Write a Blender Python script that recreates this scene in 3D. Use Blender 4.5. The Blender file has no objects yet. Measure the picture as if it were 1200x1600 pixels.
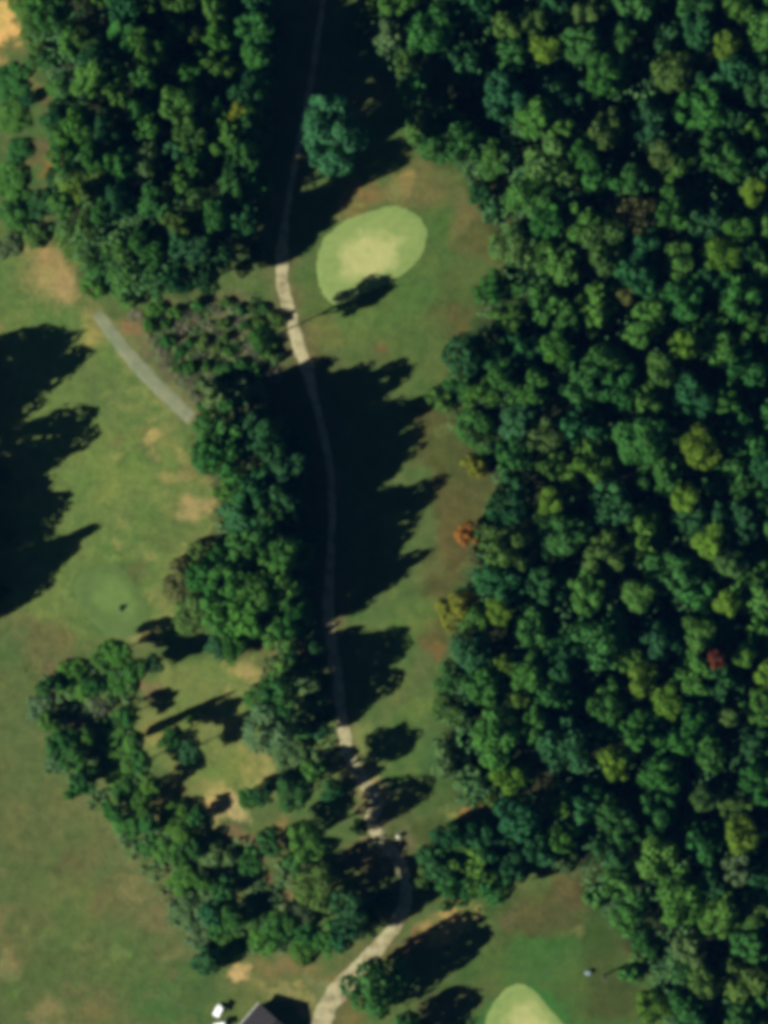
import bpy, math, random
import numpy as np
from mathutils import Vector

# ------------------------------------------------------------------ camera, sky, sun
SC = bpy.context.scene
COL = SC.collection
PX = 0.12                       # metres of ground per plan unit
ALT = 1000.0
SUN_EL = math.radians(36.0)
SHX, SHY = 0.905, 0.425         # compass direction in which shadows fall (plan, +y up)

cam = bpy.data.cameras.new('aerial_camera')
cam.sensor_fit = 'VERTICAL'; cam.sensor_height = 36.0
cam.lens = 36.0 * ALT / (1600 * PX)
cam.clip_start = 10; cam.clip_end = 12000
camo = bpy.data.objects.new('aerial_camera', cam); COL.objects.link(camo)
camo.location = (0, 0, ALT); camo.rotation_euler = (0, 0, 0)
SC.camera = camo

w = bpy.data.worlds.new('World'); SC.world = w; w.use_nodes = True
wn = w.node_tree
bg = wn.nodes['Background']
sky = wn.nodes.new('ShaderNodeTexSky'); sky.sky_type = 'NISHITA'; sky.sun_disc = False
sky.sun_elevation = SUN_EL
sky.sun_rotation = math.atan2(-SHX, -SHY) % (2 * math.pi)
sky.air_density = 0.3; sky.dust_density = 0.1; sky.ozone_density = 2.0; sky.altitude = 300
wn.links.new(sky.outputs[0], bg.inputs[0]); bg.inputs[1].default_value = 0.05

sun = bpy.data.lights.new('sun', 'SUN'); sun.energy = 5.0; sun.angle = math.radians(0.5)
sun.color = (1.0, 0.95, 0.86)
suno = bpy.data.objects.new('sun', sun); COL.objects.link(suno)
d = Vector((math.cos(SUN_EL) * SHX, math.cos(SUN_EL) * SHY, -math.sin(SUN_EL)))
suno.rotation_euler = d.to_track_quat('-Z', 'Y').to_euler()
suno.location = (-300, -150, 300)

vs = SC.view_settings
vs.view_transform = 'Standard'; vs.look = 'None'; vs.gamma = 1.0; vs.exposure = 0.95
vs.use_curve_mapping = False
SC.cycles.max_bounces = 3; SC.cycles.diffuse_bounces = 1; SC.cycles.transmission_bounces = 2
SC.cycles.use_denoising = True
SC.cycles.pixel_filter_type = 'BLACKMAN_HARRIS'
SC.cycles.filter_width = 5.4

random.seed(7)
rng = np.random.default_rng(11)

# ------------------------------------------------------------------ helpers
def W(px, py):
    return ((px - 600) * PX, (800 - py) * PX)

def lin(c):
    out = []
    for v in c[:3]:
        v = v / 255.0
        out.append(v / 12.92 if v <= 0.04045 else ((v + 0.055) / 1.055) ** 2.4)
    return tuple(out)

_lat = rng.random((257, 257))
def vnoise(x, y, s, o=0.0):
    """smooth value noise, numpy arrays, 0..1"""
    x = np.asarray(x, float) / s + 37.3 + o * 13.7; y = np.asarray(y, float) / s + 91.7 + o * 7.9
    xi = np.floor(x).astype(int); yi = np.floor(y).astype(int)
    fx = x - xi; fy = y - yi
    fx = fx * fx * (3 - 2 * fx); fy = fy * fy * (3 - 2 * fy)
    a = _lat[xi % 257, yi % 257]; b = _lat[(xi + 1) % 257, yi % 257]
    c = _lat[xi % 257, (yi + 1) % 257]; e = _lat[(xi + 1) % 257, (yi + 1) % 257]
    return (a * (1 - fx) + b * fx) * (1 - fy) + (c * (1 - fx) + e * fx) * fy

def terrain(x, y):
    """gentle swells of the ground, metres"""
    x = np.asarray(x, float); y = np.asarray(y, float)
    fade = np.clip((170 - np.maximum(np.abs(x), np.abs(y))) / 50, 0, 1)
    z = (vnoise(x, y, 34, 1) - .5) * 0.9 + (vnoise(x, y, 15, 2) - .5) * 0.28
    return z * fade

def tz(x, y):
    return float(terrain(x, y))

def seg_dist(X, Y, pts):
    best = np.full(np.shape(X), 1e9)
    for (ax, ay), (bx, by) in zip(pts[:-1], pts[1:]):
        dx, dy = bx - ax, by - ay
        L = dx * dx + dy * dy + 1e-9
        t = np.clip(((X - ax) * dx + (Y - ay) * dy) / L, 0, 1)
        best = np.minimum(best, np.hypot(X - ax - t * dx, Y - ay - t * dy))
    return best

def in_poly(X, Y, P):
    X = np.asarray(X, float); Y = np.asarray(Y, float)
    ins = np.zeros(X.shape, bool)
    n = len(P)
    for i in range(n):
        x1, y1 = P[i]; x2, y2 = P[(i + 1) % n]
        if y1 == y2: continue
        c = ((y1 > Y) != (y2 > Y)) & (X < (x2 - x1) * (Y - y1) / (y2 - y1) + x1)
        ins ^= c
    return ins

def smooth(a, b, v):
    t = np.clip((v - a) / (b - a), 0, 1)
    return t * t * (3 - 2 * t)

def catmull(pts, n=8):
    out = []
    P = [pts[0]] + list(pts) + [pts[-1]]
    for i in range(1, len(P) - 2):
        p0, p1, p2, p3 = map(np.array, P[i - 1:i + 3])
        for k in range(n):
            t = k / n
            out.append(tuple(.5 * ((2 * p1) + (-p0 + p2) * t + (2 * p0 - 5 * p1 + 4 * p2 - p3) * t * t + (-p0 + 3 * p1 - 3 * p2 + p3) * t ** 3)))
    out.append(tuple(map(float, pts[-1])))
    return out

def mesh_np(name, V, Q):
    """mesh from an (n,3) vertex array and an (m,k) face array"""
    me = bpy.data.meshes.new(name)
    V = np.asarray(V, np.float32); Q = np.asarray(Q, np.int32)
    k = Q.shape[1]
    me.vertices.add(len(V)); me.vertices.foreach_set('co', V.ravel())
    me.loops.add(Q.size); me.loops.foreach_set('vertex_index', Q.ravel())
    me.polygons.add(len(Q)); me.polygons.foreach_set('loop_start', np.arange(0, Q.size, k, dtype=np.int32))
    me.polygons.foreach_set('loop_total', np.full(len(Q), k, np.int32))
    me.update(calc_edges=True); me.validate()
    return me

def link(name, me, mat=None, parent=None, **props):
    o = bpy.data.objects.new(name, me); COL.objects.link(o)
    if mat and me is not None and not me.materials: me.materials.append(mat)
    if parent: o.parent = parent
    for k, v in props.items(): o[k] = v
    return o

class MB:
    """small mesh collector: boxes, tubes, prisms joined into one mesh"""
    def __init__(s): s.v = []; s.f = []
    def add(s, V, F):
        b = len(s.v); s.v += [tuple(map(float, p)) for p in V]; s.f += [tuple(i + b for i in f) for f in F]
    def box(s, x0, x1, y0, y1, z0, z1, bev=0.0):
        if bev <= 0:
            V = [(x, y, z) for z in (z0, z1) for y in (y0, y1) for x in (x0, x1)]
            s.add(V, [(0, 2, 3, 1), (4, 5, 7, 6), (0, 1, 5, 4), (2, 6, 7, 3), (0, 4, 6, 2), (1, 3, 7, 5)]); return
        ring = lambda i, z: [(x0 + i, y0, z), (x1 - i, y0, z), (x1, y0 + i, z), (x1, y1 - i, z), (x1 - i, y1, z), (x0 + i, y1, z), (x0, y1 - i, z), (x0, y0 + i, z)]
        ins = lambda z: [(min(max(x, x0 + bev), x1 - bev), min(max(y, y0 + bev), y1 - bev), z) for x, y, _ in ring(bev, z)]
        rows = [ins(z0), ring(bev, z0 + bev), ring(bev, z1 - bev), ins(z1)]
        V = [p for r in rows for p in r]; F = []
        for k in range(3):
            for i in range(8):
                F.append((k * 8 + i, k * 8 + (i + 1) % 8, k * 8 + 8 + (i + 1) % 8, k * 8 + 8 + i))
        F.append(tuple(range(7, -1, -1))); F.append(tuple(range(24, 32)))
        s.add(V, F)
    def tube(s, pts, rads, n=8, cap=True):
        rows = []
        for i, p in enumerate(pts):
            p = Vector(p)
            a = Vector(pts[max(i - 1, 0)]); b = Vector(pts[min(i + 1, len(pts) - 1)])
            t = (b - a).normalized()
            u = t.cross(Vector((0, 0, 1)) if abs(t.z) < .9 else Vector((1, 0, 0))).normalized(); v = t.cross(u)
            rows.append([p + (u * math.cos(2 * math.pi * k / n) + v * math.sin(2 * math.pi * k / n)) * rads[i] for k in range(n)])
        V = [q for r in rows for q in r]; F = []
        for i in range(len(rows) - 1):
            for k in range(n):
                F.append((i * n + k, i * n + (k + 1) % n, (i + 1) * n + (k + 1) % n, (i + 1) * n + k))
        if cap:
            F.append(tuple(range(n - 1, -1, -1))); F.append(tuple(range((len(rows) - 1) * n, len(rows) * n)))
        s.add(V, F)
    def mesh(s, name, sm=False):
        me = bpy.data.meshes.new(name); me.from_pydata(s.v, [], s.f); me.validate()
        if sm:
            for p in me.polygons: p.use_smooth = True
        return me

# ------------------------------------------------------------------ materials
def new_mat(name):
    m = bpy.data.materials.new(name); m.use_nodes = True
    nt = m.node_tree; b = nt.nodes['Principled BSDF']
    b.inputs['Specular IOR Level'].default_value = 0.15
    b.inputs['Roughness'].default_value = 0.9
    return m, nt, b

def N(nt, t, **kw):
    n = nt.nodes.new(t)
    for k, v in kw.items(): setattr(n, k, v)
    return n

def noise_node(nt, scale, detail=4, rough=.6, vec=None):
    n = N(nt, 'ShaderNodeTexNoise'); n.inputs['Scale'].default_value = scale
    n.inputs['Detail'].default_value = detail; n.inputs['Roughness'].default_value = rough
    if vec is None:
        tc = N(nt, 'ShaderNodeTexCoord'); vec = tc.outputs['Object']
    nt.links.new(vec, n.inputs['Vector'])
    return n

def ramp(nt, fac, stops):
    r = N(nt, 'ShaderNodeValToRGB'); e = r.color_ramp.elements
    e[0].position, e[0].color = stops[0][0], (*stops[0][1], 1)
    e[1].position, e[1].color = stops[-1][0], (*stops[-1][1], 1)
    for p, c in stops[1:-1]:
        x = e.new(p); x.color = (*c, 1)
    nt.links.new(fac, r.inputs[0]); return r

def mixc(nt, a, b, fac, mode='MIX'):
    m = N(nt, 'ShaderNodeMix', data_type='RGBA', blend_type=mode)
    for s, v in ((m.inputs[6], a), (m.inputs[7], b)):
        if isinstance(v, tuple): s.default_value = (*v, 1)
        else: nt.links.new(v, s)
    if isinstance(fac, (int, float)): m.inputs[0].default_value = fac
    else: nt.links.new(fac, m.inputs[0])
    return m.outputs[2]

def bump(nt, bsdf, h, strength, dist):
    b = N(nt, 'ShaderNodeBump'); b.inputs['Strength'].default_value = strength; b.inputs['Distance'].default_value = dist
    nt.links.new(h, b.inputs['Height']); nt.links.new(b.outputs[0], bsdf.inputs['Normal'])

def noisy(name, stops, scale, bs=0.3, bd=0.1, rough=.9, detail=5):
    m, nt, b = new_mat(name)
    n = noise_node(nt, scale, detail)
    r = ramp(nt, n.outputs[0], stops)
    nt.links.new(r.outputs[0], b.inputs['Base Color']); b.inputs['Roughness'].default_value = rough
    n2 = noise_node(nt, scale * 4, 4)
    bump(nt, b, n2.outputs[0], bs, bd)
    return m

def ground_mat():
    m, nt, b = new_mat('turf_and_soil')
    at = N(nt, 'ShaderNodeVertexColor', layer_name='turf')
    n1 = noise_node(nt, 0.5, 6, .65); n2 = noise_node(nt, 2.6, 5, .7); n3 = noise_node(nt, 0.12, 4, .55)
    r1 = ramp(nt, n1.outputs[0], [(.25, (.62, .70, .62)), (.5, (1, 1, 1)), (.75, (1.32, 1.25, 1.14))])
    r2 = ramp(nt, n2.outputs[0], [(.25, (.55, .6, .55)), (.5, (1, 1, 1)), (.75, (1.42, 1.36, 1.25))])
    r3 = ramp(nt, n3.outputs[0], [(.3, (.80, 1.0, .84)), (.5, (1, 1, 1)), (.7, (1.26, 1.08, 1.04))])
    c = mixc(nt, at.outputs[0], r1.outputs[0], .95, 'MULTIPLY')
    c = mixc(nt, c, r2.outputs[0], .9, 'MULTIPLY')
    c = mixc(nt, c, r3.outputs[0], .9, 'MULTIPLY')
    nt.links.new(c, b.inputs['Base Color'])
    b.inputs['Roughness'].default_value = .95; b.inputs['Specular IOR Level'].default_value = .05
    n4 = noise_node(nt, 1.3, 6, .7)
    bump(nt, b, n4.outputs[0], .55, .35)
    return m

def foliage_mat():
    m, nt, b = new_mat('foliage')
    nt.nodes.remove(b)
    oi = N(nt, 'ShaderNodeObjectInfo')
    n1 = noise_node(nt, 3.2, 3, .6); n2 = noise_node(nt, 14, 2, .6)
    r1 = ramp(nt, n1.outputs[0], [(.3, (.64, .70, .74)), (.5, (1, 1, 1)), (.72, (1.26, 1.26, 1.0))])
    r2 = ramp(nt, n2.outputs[0], [(.25, (.7, .75, .75)), (.5, (1, 1, 1)), (.75, (1.25, 1.22, 1.1))])
    c = mixc(nt, oi.outputs['Color'], r1.outputs[0], .9, 'MULTIPLY')
    c = mixc(nt, c, r2.outputs[0], .8, 'MULTIPLY')
    df = N(nt, 'ShaderNodeBsdfDiffuse'); tr = N(nt, 'ShaderNodeBsdfTranslucent')
    nt.links.new(c, df.inputs[0])
    c2 = mixc(nt, c, (1.05, 1.15, .5), 1.0, 'MULTIPLY'); nt.links.new(c2, tr.inputs[0])
    mx = N(nt, 'ShaderNodeMixShader'); mx.inputs[0].default_value = .28
    nt.links.new(df.outputs[0], mx.inputs[1]); nt.links.new(tr.outputs[0], mx.inputs[2])
    nt.links.new(mx.outputs[0], nt.nodes['Material Output'].inputs[0])
    return m

M_GROUND = ground_mat()
M_LEAF = foliage_mat()
M_BARK = noisy('bark', [(.3, (.035, .026, .018)), (.6, (.075, .058, .042)), (.8, (.12, .10, .08))], 3, .8, .05)
M_GREY = noisy('dead_wood', [(.3, (.15, .145, .10)), (.6, (.22, .21, .15)), (.8, (.29, .28, .21))], 4, .6, .03)
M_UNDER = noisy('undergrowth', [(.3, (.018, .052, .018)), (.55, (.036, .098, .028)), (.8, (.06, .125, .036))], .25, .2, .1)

# ------------------------------------------------------------------ ground
GREEN_MAIN = [(507, 372), (540, 345), (580, 330), (618, 322), (648, 335), (666, 362), (660, 395), (640, 420), (612, 440), (575, 455), (545, 470), (522, 476), (503, 455), (496, 425), (498, 395)]
GREEN_LOW = [(768, 1570), (790, 1545), (815, 1538), (838, 1550), (858, 1575), (882, 1602), (905, 1640), (890, 1672), (845, 1690), (800, 1672), (768, 1635), (758, 1600)]
GREEN_DULL = [(118, 905), (140, 884), (170, 880), (196, 892), (212, 915), (228, 945), (232, 975), (214, 992), (185, 996), (158, 984), (132, 960), (118, 935)]

PATH_MAIN = [(520, -60), (502, 20), (492, 90), (478, 170), (462, 250), (448, 330), (440, 400), (441, 440), (452, 485), (464, 530), (478, 572), (492, 625), (508, 690), (518, 760), (517, 860), (513, 950), (517, 1000), (524, 1045), (530, 1090), (536, 1135), (545, 1180), (566, 1218), (588, 1250), (582, 1285), (598, 1318), (620, 1342), (636, 1380), (628, 1425), (600, 1470), (560, 1515), (520, 1560), (500, 1600), (490, 1660)]
PATH_WEST = [(150, 490), (162, 503), (195, 548), (235, 592), (272, 628), (300, 655)]

FLECKS = []
def turf_colours(X, Y):
    """plan colour of the turf (linear albedo) at plan coordinates"""
    wx = X + (vnoise(X, Y, 26, 3) - .5) * 34 + (vnoise(X, Y, 9, 4) - .5) * 14
    wy = Y + (vnoise(X, Y, 26, 5) - .5) * 34 + (vnoise(X, Y, 9, 6) - .5) * 14
    wx += (vnoise(X, Y, 4.5, 14) - .5) * 12; wy += (vnoise(X, Y, 4.5, 15) - .5) * 12
    base = np.array(lin((92, 112, 62)))
    C = np.empty(X.shape + (3,)); C[:] = base
    def put(mask, c):
        m = mask[..., None]; C[:] = C * (1 - m) + np.array(lin(c)) * m
    def blob(x, y, rx, ry, c, a=1.0, ang=0.0, soft=.55):
        ca, sa = math.cos(math.radians(ang)), math.sin(math.radians(ang))
        u = ((wx - x) * ca + (wy - y) * sa) / rx; v = (-(wx - x) * sa + (wy - y) * ca) / ry
        put(a * (1 - smooth(1 - soft, 1 + soft * .6, np.hypot(u, v))), c)
    def area(P, c, a=1.0, soft=10):
        ins = in_poly(wx, wy, P); dd = seg_dist(wx, wy, P + [P[0]])
        put(a * smooth(-soft, soft, np.where(ins, dd, -dd)), c)
    def stroke(pts, wd, c, a=1.0, soft=.6):
        put(a * (1 - smooth(wd * (1 - soft), wd * (1 + soft), seg_dist(wx, wy, pts))), c)
    # mottled broad tone: browner and greener drifts
    put(.55 * smooth(.45, .8, vnoise(X, Y, 60, 8)), (106, 110, 66))
    put(.5 * smooth(.5, .85, vnoise(X, Y, 38, 9)), (80, 114, 58))
    fr = random.Random(77)
    for _ in range(90):   # small worn flecks and lusher tufts all over the turf
        x, y = fr.uniform(-40, 420), fr.uniform(440, 1640)
        if fr.random() < .3: x, y = fr.uniform(540, 960), fr.uniform(260, 1640)
        FLECKS.append((x, y, fr.uniform(7, 20), fr.uniform(4, 10), fr.choice([(132, 128, 82), (118, 112, 72), (74, 106, 54), (84, 116, 60), (122, 138, 78), (92, 92, 54)]), fr.uniform(.3, .7), fr.uniform(-60, 60)))
    # west fairway
    area([(0, 330), (60, 400), (130, 470), (200, 560), (300, 660), (330, 780), (300, 900), (240, 1000), (0, 1010)], (110, 132, 70), .9, 22)
    blob(200, 730, 70, 60, (118, 140, 72), .7)
    blob(170, 620, 60, 40, (94, 116, 66), .6, 40); blob(235, 690, 45, 20, (86, 104, 60), .8, -35)
    blob(240, 685, 30, 15, (164, 158, 98), .95, -35); blob(205, 640, 25, 15, (140, 146, 84), .6)
    blob(300, 720, 30, 14, (104, 100, 64), .8, -30); blob(302, 790, 34, 20, (174, 156, 104), .95, -25); blob(280, 735, 24, 10, (150, 146, 88), .8, -30)
    blob(315, 850, 20, 14, (160, 146, 92), .7); blob(262, 830, 50, 30, (104, 116, 66), .5)
    blob(150, 520, 26, 20, (152, 152, 84), .9); blob(75, 425, 55, 42, (168, 146, 94), .92, 30); blob(100, 455, 30, 26, (176, 152, 104), .7)
    blob(60, 505, 60, 40, (98, 124, 66), .7); blob(15, 440, 50, 60, (84, 118, 62), .7)
    stroke([(155, 515), (200, 575), (250, 630)], 7, (146, 146, 84), .6)
    # north-west corner sand and litter
    area([(-60, -30), (5, -10), (22, 30), (30, 70), (10, 92), (-60, 90)], (226, 186, 112), 1.0, 9)
    area([(0, -60), (60, -40), (70, 20), (30, 50), (10, -10)], (108, 122, 62), .8, 10)
    blob(56, 130, 22, 16, (140, 124, 80), .9, 30); blob(68, 165, 14, 18, (120, 100, 66), .9); blob(78, 252, 22, 18, (160, 122, 66), 1.0)
    blob(65, 235, 24, 20, (110, 94, 66), .8); blob(0, 215, 12, 18, (150, 140, 80), .6)
    area([(-60, 95), (40, 100), (60, 200), (60, 300), (40, 380), (-60, 400)], (74, 106, 56), .65, 14)
    # lower-west rough field
    area([(-80, 1010), (60, 1020), (100, 1150), (180, 1290), (260, 1400), (310, 1500), (340, 1620), (340, 1700), (-80, 1700)], (95, 110, 62), .85, 20)
    for x, y, r, c, a in [(60, 1280, 70, (104, 110, 66), .6), (140, 1330, 40, (112, 108, 68), .6), (110, 1440, 60, (92, 116, 60), .6), (180, 1400, 50, (106, 108, 66), .6),
                          (250, 1430, 40, (122, 114, 74), .6), (30, 1480, 70, (100, 106, 62), .6), (15, 1510, 22, (140, 138, 92), .7), (80, 1580, 24, (138, 130, 88), .7),
                          (40, 1540, 60, (92, 108, 60), .5), (200, 1520, 60, (88, 112, 58), .6), (260, 1560, 50, (76, 112, 58), .7), (185, 1490, 20, (110, 132, 72), .7),
                          (2, 1425, 20, (130, 120, 76), .6), (70, 1400, 40, (114, 122, 70), .5), (40, 1130, 50, (92, 112, 64), .6), (150, 1570, 30, (112, 110, 70), .6), (100, 1360, 25, (104, 96, 62), .5)]:
        blob(x, y, r, r * .75, c, a, -30)
    stroke([(120, 1240), (190, 1330), (250, 1400), (300, 1480), (325, 1560)], 9, (118, 118, 76), .5)
    stroke([(20, 985), (32, 1020), (50, 1045)], 4, (66, 72, 44), .5)
    blob(30, 990, 50, 40, (104, 106, 66), .7); blob(85, 1000, 50, 35, (108, 108, 66), .8); blob(15, 1010, 25, 35, (84, 112, 64), .7)
    blob(95, 1045, 26, 12, (124, 104, 78), .6); blob(110, 1100, 60, 60, (84, 92, 56), .5)
    # dull western green surround
    area(GREEN_DULL, (78, 112, 58), .9, 12); blob(252, 965, 16, 24, (150, 150, 88), .9, 30); blob(260, 940, 26, 34, (132, 138, 78), .8, 30)
    blob(112, 915, 8, 26, (120, 140, 78), .8, 10); blob(210, 900, 18, 24, (96, 100, 62), .6); blob(170, 884, 12, 6, (128, 150, 82), .7)
    blob(222, 1000, 26, 14, (150, 146, 90), .8, -30)
    # path-side clearing with bare soil, south west
    area([(225, 1060), (330, 1040), (400, 1040), (420, 1150), (435, 1200), (390, 1270), (340, 1280), (270, 1230), (220, 1150)], (122, 134, 74), .9, 14)
    blob(375, 1050, 26, 22, (172, 156, 98), .95, -30); blob(265, 1145, 24, 22, (146, 146, 82), .9); blob(230, 1075, 22, 18, (134, 120, 84), .8)
    blob(355, 1268, 32, 16, (196, 172, 122), 1.0, -15); blob(345, 1245, 26, 20, (176, 166, 104), .9); blob(410, 1195, 26, 34, (160, 152, 92), .9, 20)
    blob(350, 1210, 46, 36, (112, 134, 68), .8); blob(265, 1215, 16, 26, (128, 128, 76), .8); blob(375, 1315, 36, 22, (122, 104, 74), .8, 10)
    blob(410, 1015, 32, 10, (118, 96, 68), .9); blob(495, 1015, 26, 8, (140, 108, 82), .9, -15); blob(460, 1028, 40, 6, (126, 118, 76), .8, -20)
    blob(440, 1290, 18, 26, (138, 124, 74), .85, 20); blob(420, 1370, 18, 12, (120, 88, 62), .8); blob(455, 1420, 18, 12, (148, 118, 82), .8)
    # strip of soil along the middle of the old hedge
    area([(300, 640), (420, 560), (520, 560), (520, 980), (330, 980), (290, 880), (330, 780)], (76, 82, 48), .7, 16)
    area([(200, 500), (260, 470), (400, 460), (440, 560), (420, 600), (330, 640), (300, 640), (230, 560)], (112, 108, 78), .8, 14)
    blob(200, 512, 12, 20, (160, 120, 84), .7, -40); blob(225, 535, 10, 22, (136, 118, 78), .7, -40)
    blob(500, 1010, 30, 12, (134, 112, 84), .5)
    # main green surround
    area([(530, 300), (640, 260), (690, 240), (740, 300), (800, 370), (770, 440), (720, 560), (690, 660), (640, 740), (600, 560), (480, 540), (450, 470), (500, 400)], (90, 112, 58), .95, 14)
    area([(530, 300), (600, 275), (680, 240), (720, 290), (760, 360), (790, 400), (720, 400), (690, 340), (600, 310), (540, 345)], (116, 112, 68), .9, 14)
    blob(625, 285, 30, 14, (150, 136, 84), .8, -10); blob(565, 300, 32, 12, (132, 114, 68), .8, -20); blob(530, 330, 24, 12, (122, 128, 72), .7, -45)
    blob(760, 370, 40, 40, (92, 98, 52), .8); blob(700, 480, 40, 70, (88, 100, 54), .7); blob(720, 500, 22, 30, (96, 92, 54), .7)
    blob(560, 510, 80, 26, (100, 124, 64), .7, -15); blob(500, 520, 36, 24, (114, 116, 66), .8); blob(480, 470, 30, 30, (98, 112, 60), .7)
    blob(600, 550, 14, 10, (116, 96, 62), .8); blob(650, 450, 60, 40, (84, 118, 58), .7, -30); blob(800, 372, 14, 24, (132, 112, 66), .7)
    blob(690, 350, 22, 60, (82, 112, 56), .5)
    # corridor beside the big wood
    area([(640, 640), (690, 640), (790, 760), (745, 830), (715, 900), (690, 1010), (650, 1000), (680, 880), (670, 770)], (92, 92, 52), .95, 12)
    blob(715, 700, 36, 46, (84, 94, 50), .7); blob(705, 860, 22, 40, (96, 92, 54), .7); blob(650, 970, 46, 26, (98, 122, 62), .8, -30); blob(580, 1000, 46, 22, (106, 124, 66), .7, -30)
    blob(790, 758, 20, 10, (142, 126, 72), .8); blob(676, 1020, 12, 16, (120, 96, 58), .8)
    blob(610, 1150, 70, 40, (92, 122, 62), .8, -30); blob(560, 1160, 24, 46, (128, 138, 80), .8); blob(655, 1110, 40, 20, (98, 124, 62), .8, -30)
    blob(630, 1215, 60, 26, (94, 122, 60), .8, -30); blob(680, 1190, 30, 70, (72, 108, 60), .8); blob(690, 1240, 40, 36, (84, 104, 56), .8)
    blob(735, 1268, 22, 9, (156, 124, 78), .9, -10); blob(712, 1265, 12, 9, (142, 148, 80), .8, -30); blob(660, 1305, 46, 34, (74, 92, 46), .9)
    # pale worn soil by the bends of the cart path
    stroke([(545, 1190), (575, 1222), (590, 1245)], 15, (176, 164, 112), .9); blob(585, 1225, 20, 22, (188, 180, 118), .9); blob(575, 1335, 34, 26, (112, 104, 66), .9)
    stroke([(590, 1290), (612, 1330)], 22, (134, 124, 92), .7); blob(560, 1345, 30, 12, (122, 100, 78), .7)
    blob(690, 1445, 46, 22, (170, 150, 92), 1.0, -28); blob(720, 1425, 26, 14, (150, 146, 84), .8); blob(640, 1480, 26, 14, (150, 110, 78), .8, -30); blob(620, 1500, 30, 20, (120, 108, 70), .7)
    # south east lawn
    area([(740, 1420), (800, 1390), (900, 1370), (960, 1450), (1000, 1530), (1010, 1700), (640, 1700), (640, 1600), (700, 1530), (780, 1460)], (76, 104, 52), .95, 16)
    blob(840, 1430, 90, 40, (90, 90, 54), .85, -8); blob(900, 1390, 36, 26, (100, 92, 58), .8); blob(930, 1490, 40, 60, (72, 88, 46), .8); blob(950, 1560, 50, 40, (76, 84, 46), .8)
    blob(790, 1440, 24, 22, (110, 104, 66), .8); blob(740, 1560, 50, 40, (92, 108, 60), .7); blob(690, 1580, 50, 26, (98, 96, 60), .7, -20); blob(850, 1500, 70, 40, (74, 112, 56), .7)
    area([(752, 1600), (768, 1555), (805, 1526), (845, 1536), (890, 1590), (915, 1650), (860, 1700), (760, 1690)], (66, 118, 56), .8, 8)
    # surroundings of the house and lower drive
    area([(350, 1500), (420, 1480), (520, 1520), (500, 1600), (380, 1640), (350, 1560)], (104, 116, 64), .9, 14)
    blob(374, 1524, 19, 17, (196, 170, 114), 1.0, 0, .4); blob(450, 1515, 50, 12, (132, 116, 76), .8, 10); blob(450, 1548, 60, 7, (150, 146, 92), .8, 20)
    blob(475, 1570, 22, 8, (172, 140, 94), .9, 25); blob(522, 1528, 14, 10, (146, 108, 66), .9, -40); blob(545, 1585, 26, 30, (118, 112, 66), .8)
    blob(500, 1545, 24, 18, (128, 138, 96), .6); blob(315, 1560, 26, 60, (74, 104, 54), .8)
    for _ in range(26): FLECKS.append((fr.uniform(170, 330), fr.uniform(620, 900), fr.uniform(8, 20), fr.uniform(5, 11), fr.choice([(158, 152, 94), (142, 146, 86), (128, 140, 78)]), fr.uniform(.4, .85), fr.uniform(-50, 10)))
    for _ in range(26): FLECKS.append((fr.uniform(-10, 280), fr.uniform(1240, 1600), fr.uniform(8, 20), fr.uniform(5, 11), fr.choice([(134, 130, 86), (120, 130, 76), (112, 104, 68)]), fr.uniform(.35, .7), fr.uniform(-50, 10)))
    for q in FLECKS: blob(*q)
    # worn verge beside both cart paths
    stroke(PATH_MAIN, 17, (112, 104, 70), .55, .5)
    stroke(PATH_WEST, 16, (128, 128, 80), .6, .5)
    # leaf litter under the woods
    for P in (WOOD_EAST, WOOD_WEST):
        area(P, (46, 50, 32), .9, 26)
    return C * .55

WOOD_EAST = [(548, -60), (575, 70), (632, 132), (660, 180), (668, 240), (720, 262), (752, 330), (806, 372), (806, 408), (768, 440), (752, 510), (708, 590), (698, 650), (742, 700), (760, 740), (800, 765), (775, 830), (748, 870), (722, 920), (710, 1000), (700, 1060), (702, 1130), (712, 1200), (745, 1250), (800, 1262), (850, 1330), (912, 1366), (950, 1432), (985, 1470), (1016, 1530), (1030, 1640), (1240, 1640), (1240, -60)]
WOOD_WEST = [(75, -60), (66, 40), (70, 90), (100, 150), (112, 230), (98, 290), (80, 330), (100, 370), (150, 430), (210, 455), (275, 450), (340, 430), (385, 370), (410, 280), (425, 190), (420, 40), (435, -60)]

gx = np.concatenate([[-3000, -1200, -500, -250, -160], np.arange(-104, 104.01, .5), [160, 250, 500, 1200, 3000]])
gy = np.concatenate([[-3000, -1200, -500, -250, -170], np.arange(-124, 124.01, .5), [170, 250, 500, 1200, 3000]])
GX, GY = np.meshgrid(gx, gy)
V = np.stack([GX, GY, terrain(GX, GY)], -1).reshape(-1, 3)
nx, ny = len(gx), len(gy)
ii = (np.arange(ny - 1)[:, None] * nx + np.arange(nx - 1)[None, :]).ravel()
me = mesh_np('ground', V, np.stack([ii, ii + 1, ii + nx + 1, ii + nx], 1))
me.polygons.foreach_set('use_smooth', np.ones(len(me.polygons), bool))
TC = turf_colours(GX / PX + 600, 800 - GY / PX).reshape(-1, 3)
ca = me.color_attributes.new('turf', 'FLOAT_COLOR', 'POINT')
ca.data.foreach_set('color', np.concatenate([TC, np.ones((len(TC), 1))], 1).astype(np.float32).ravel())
link('ground', me, M_GROUND, kind='structure', label='mown and rough grass with bare soil patches', category='ground')

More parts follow.
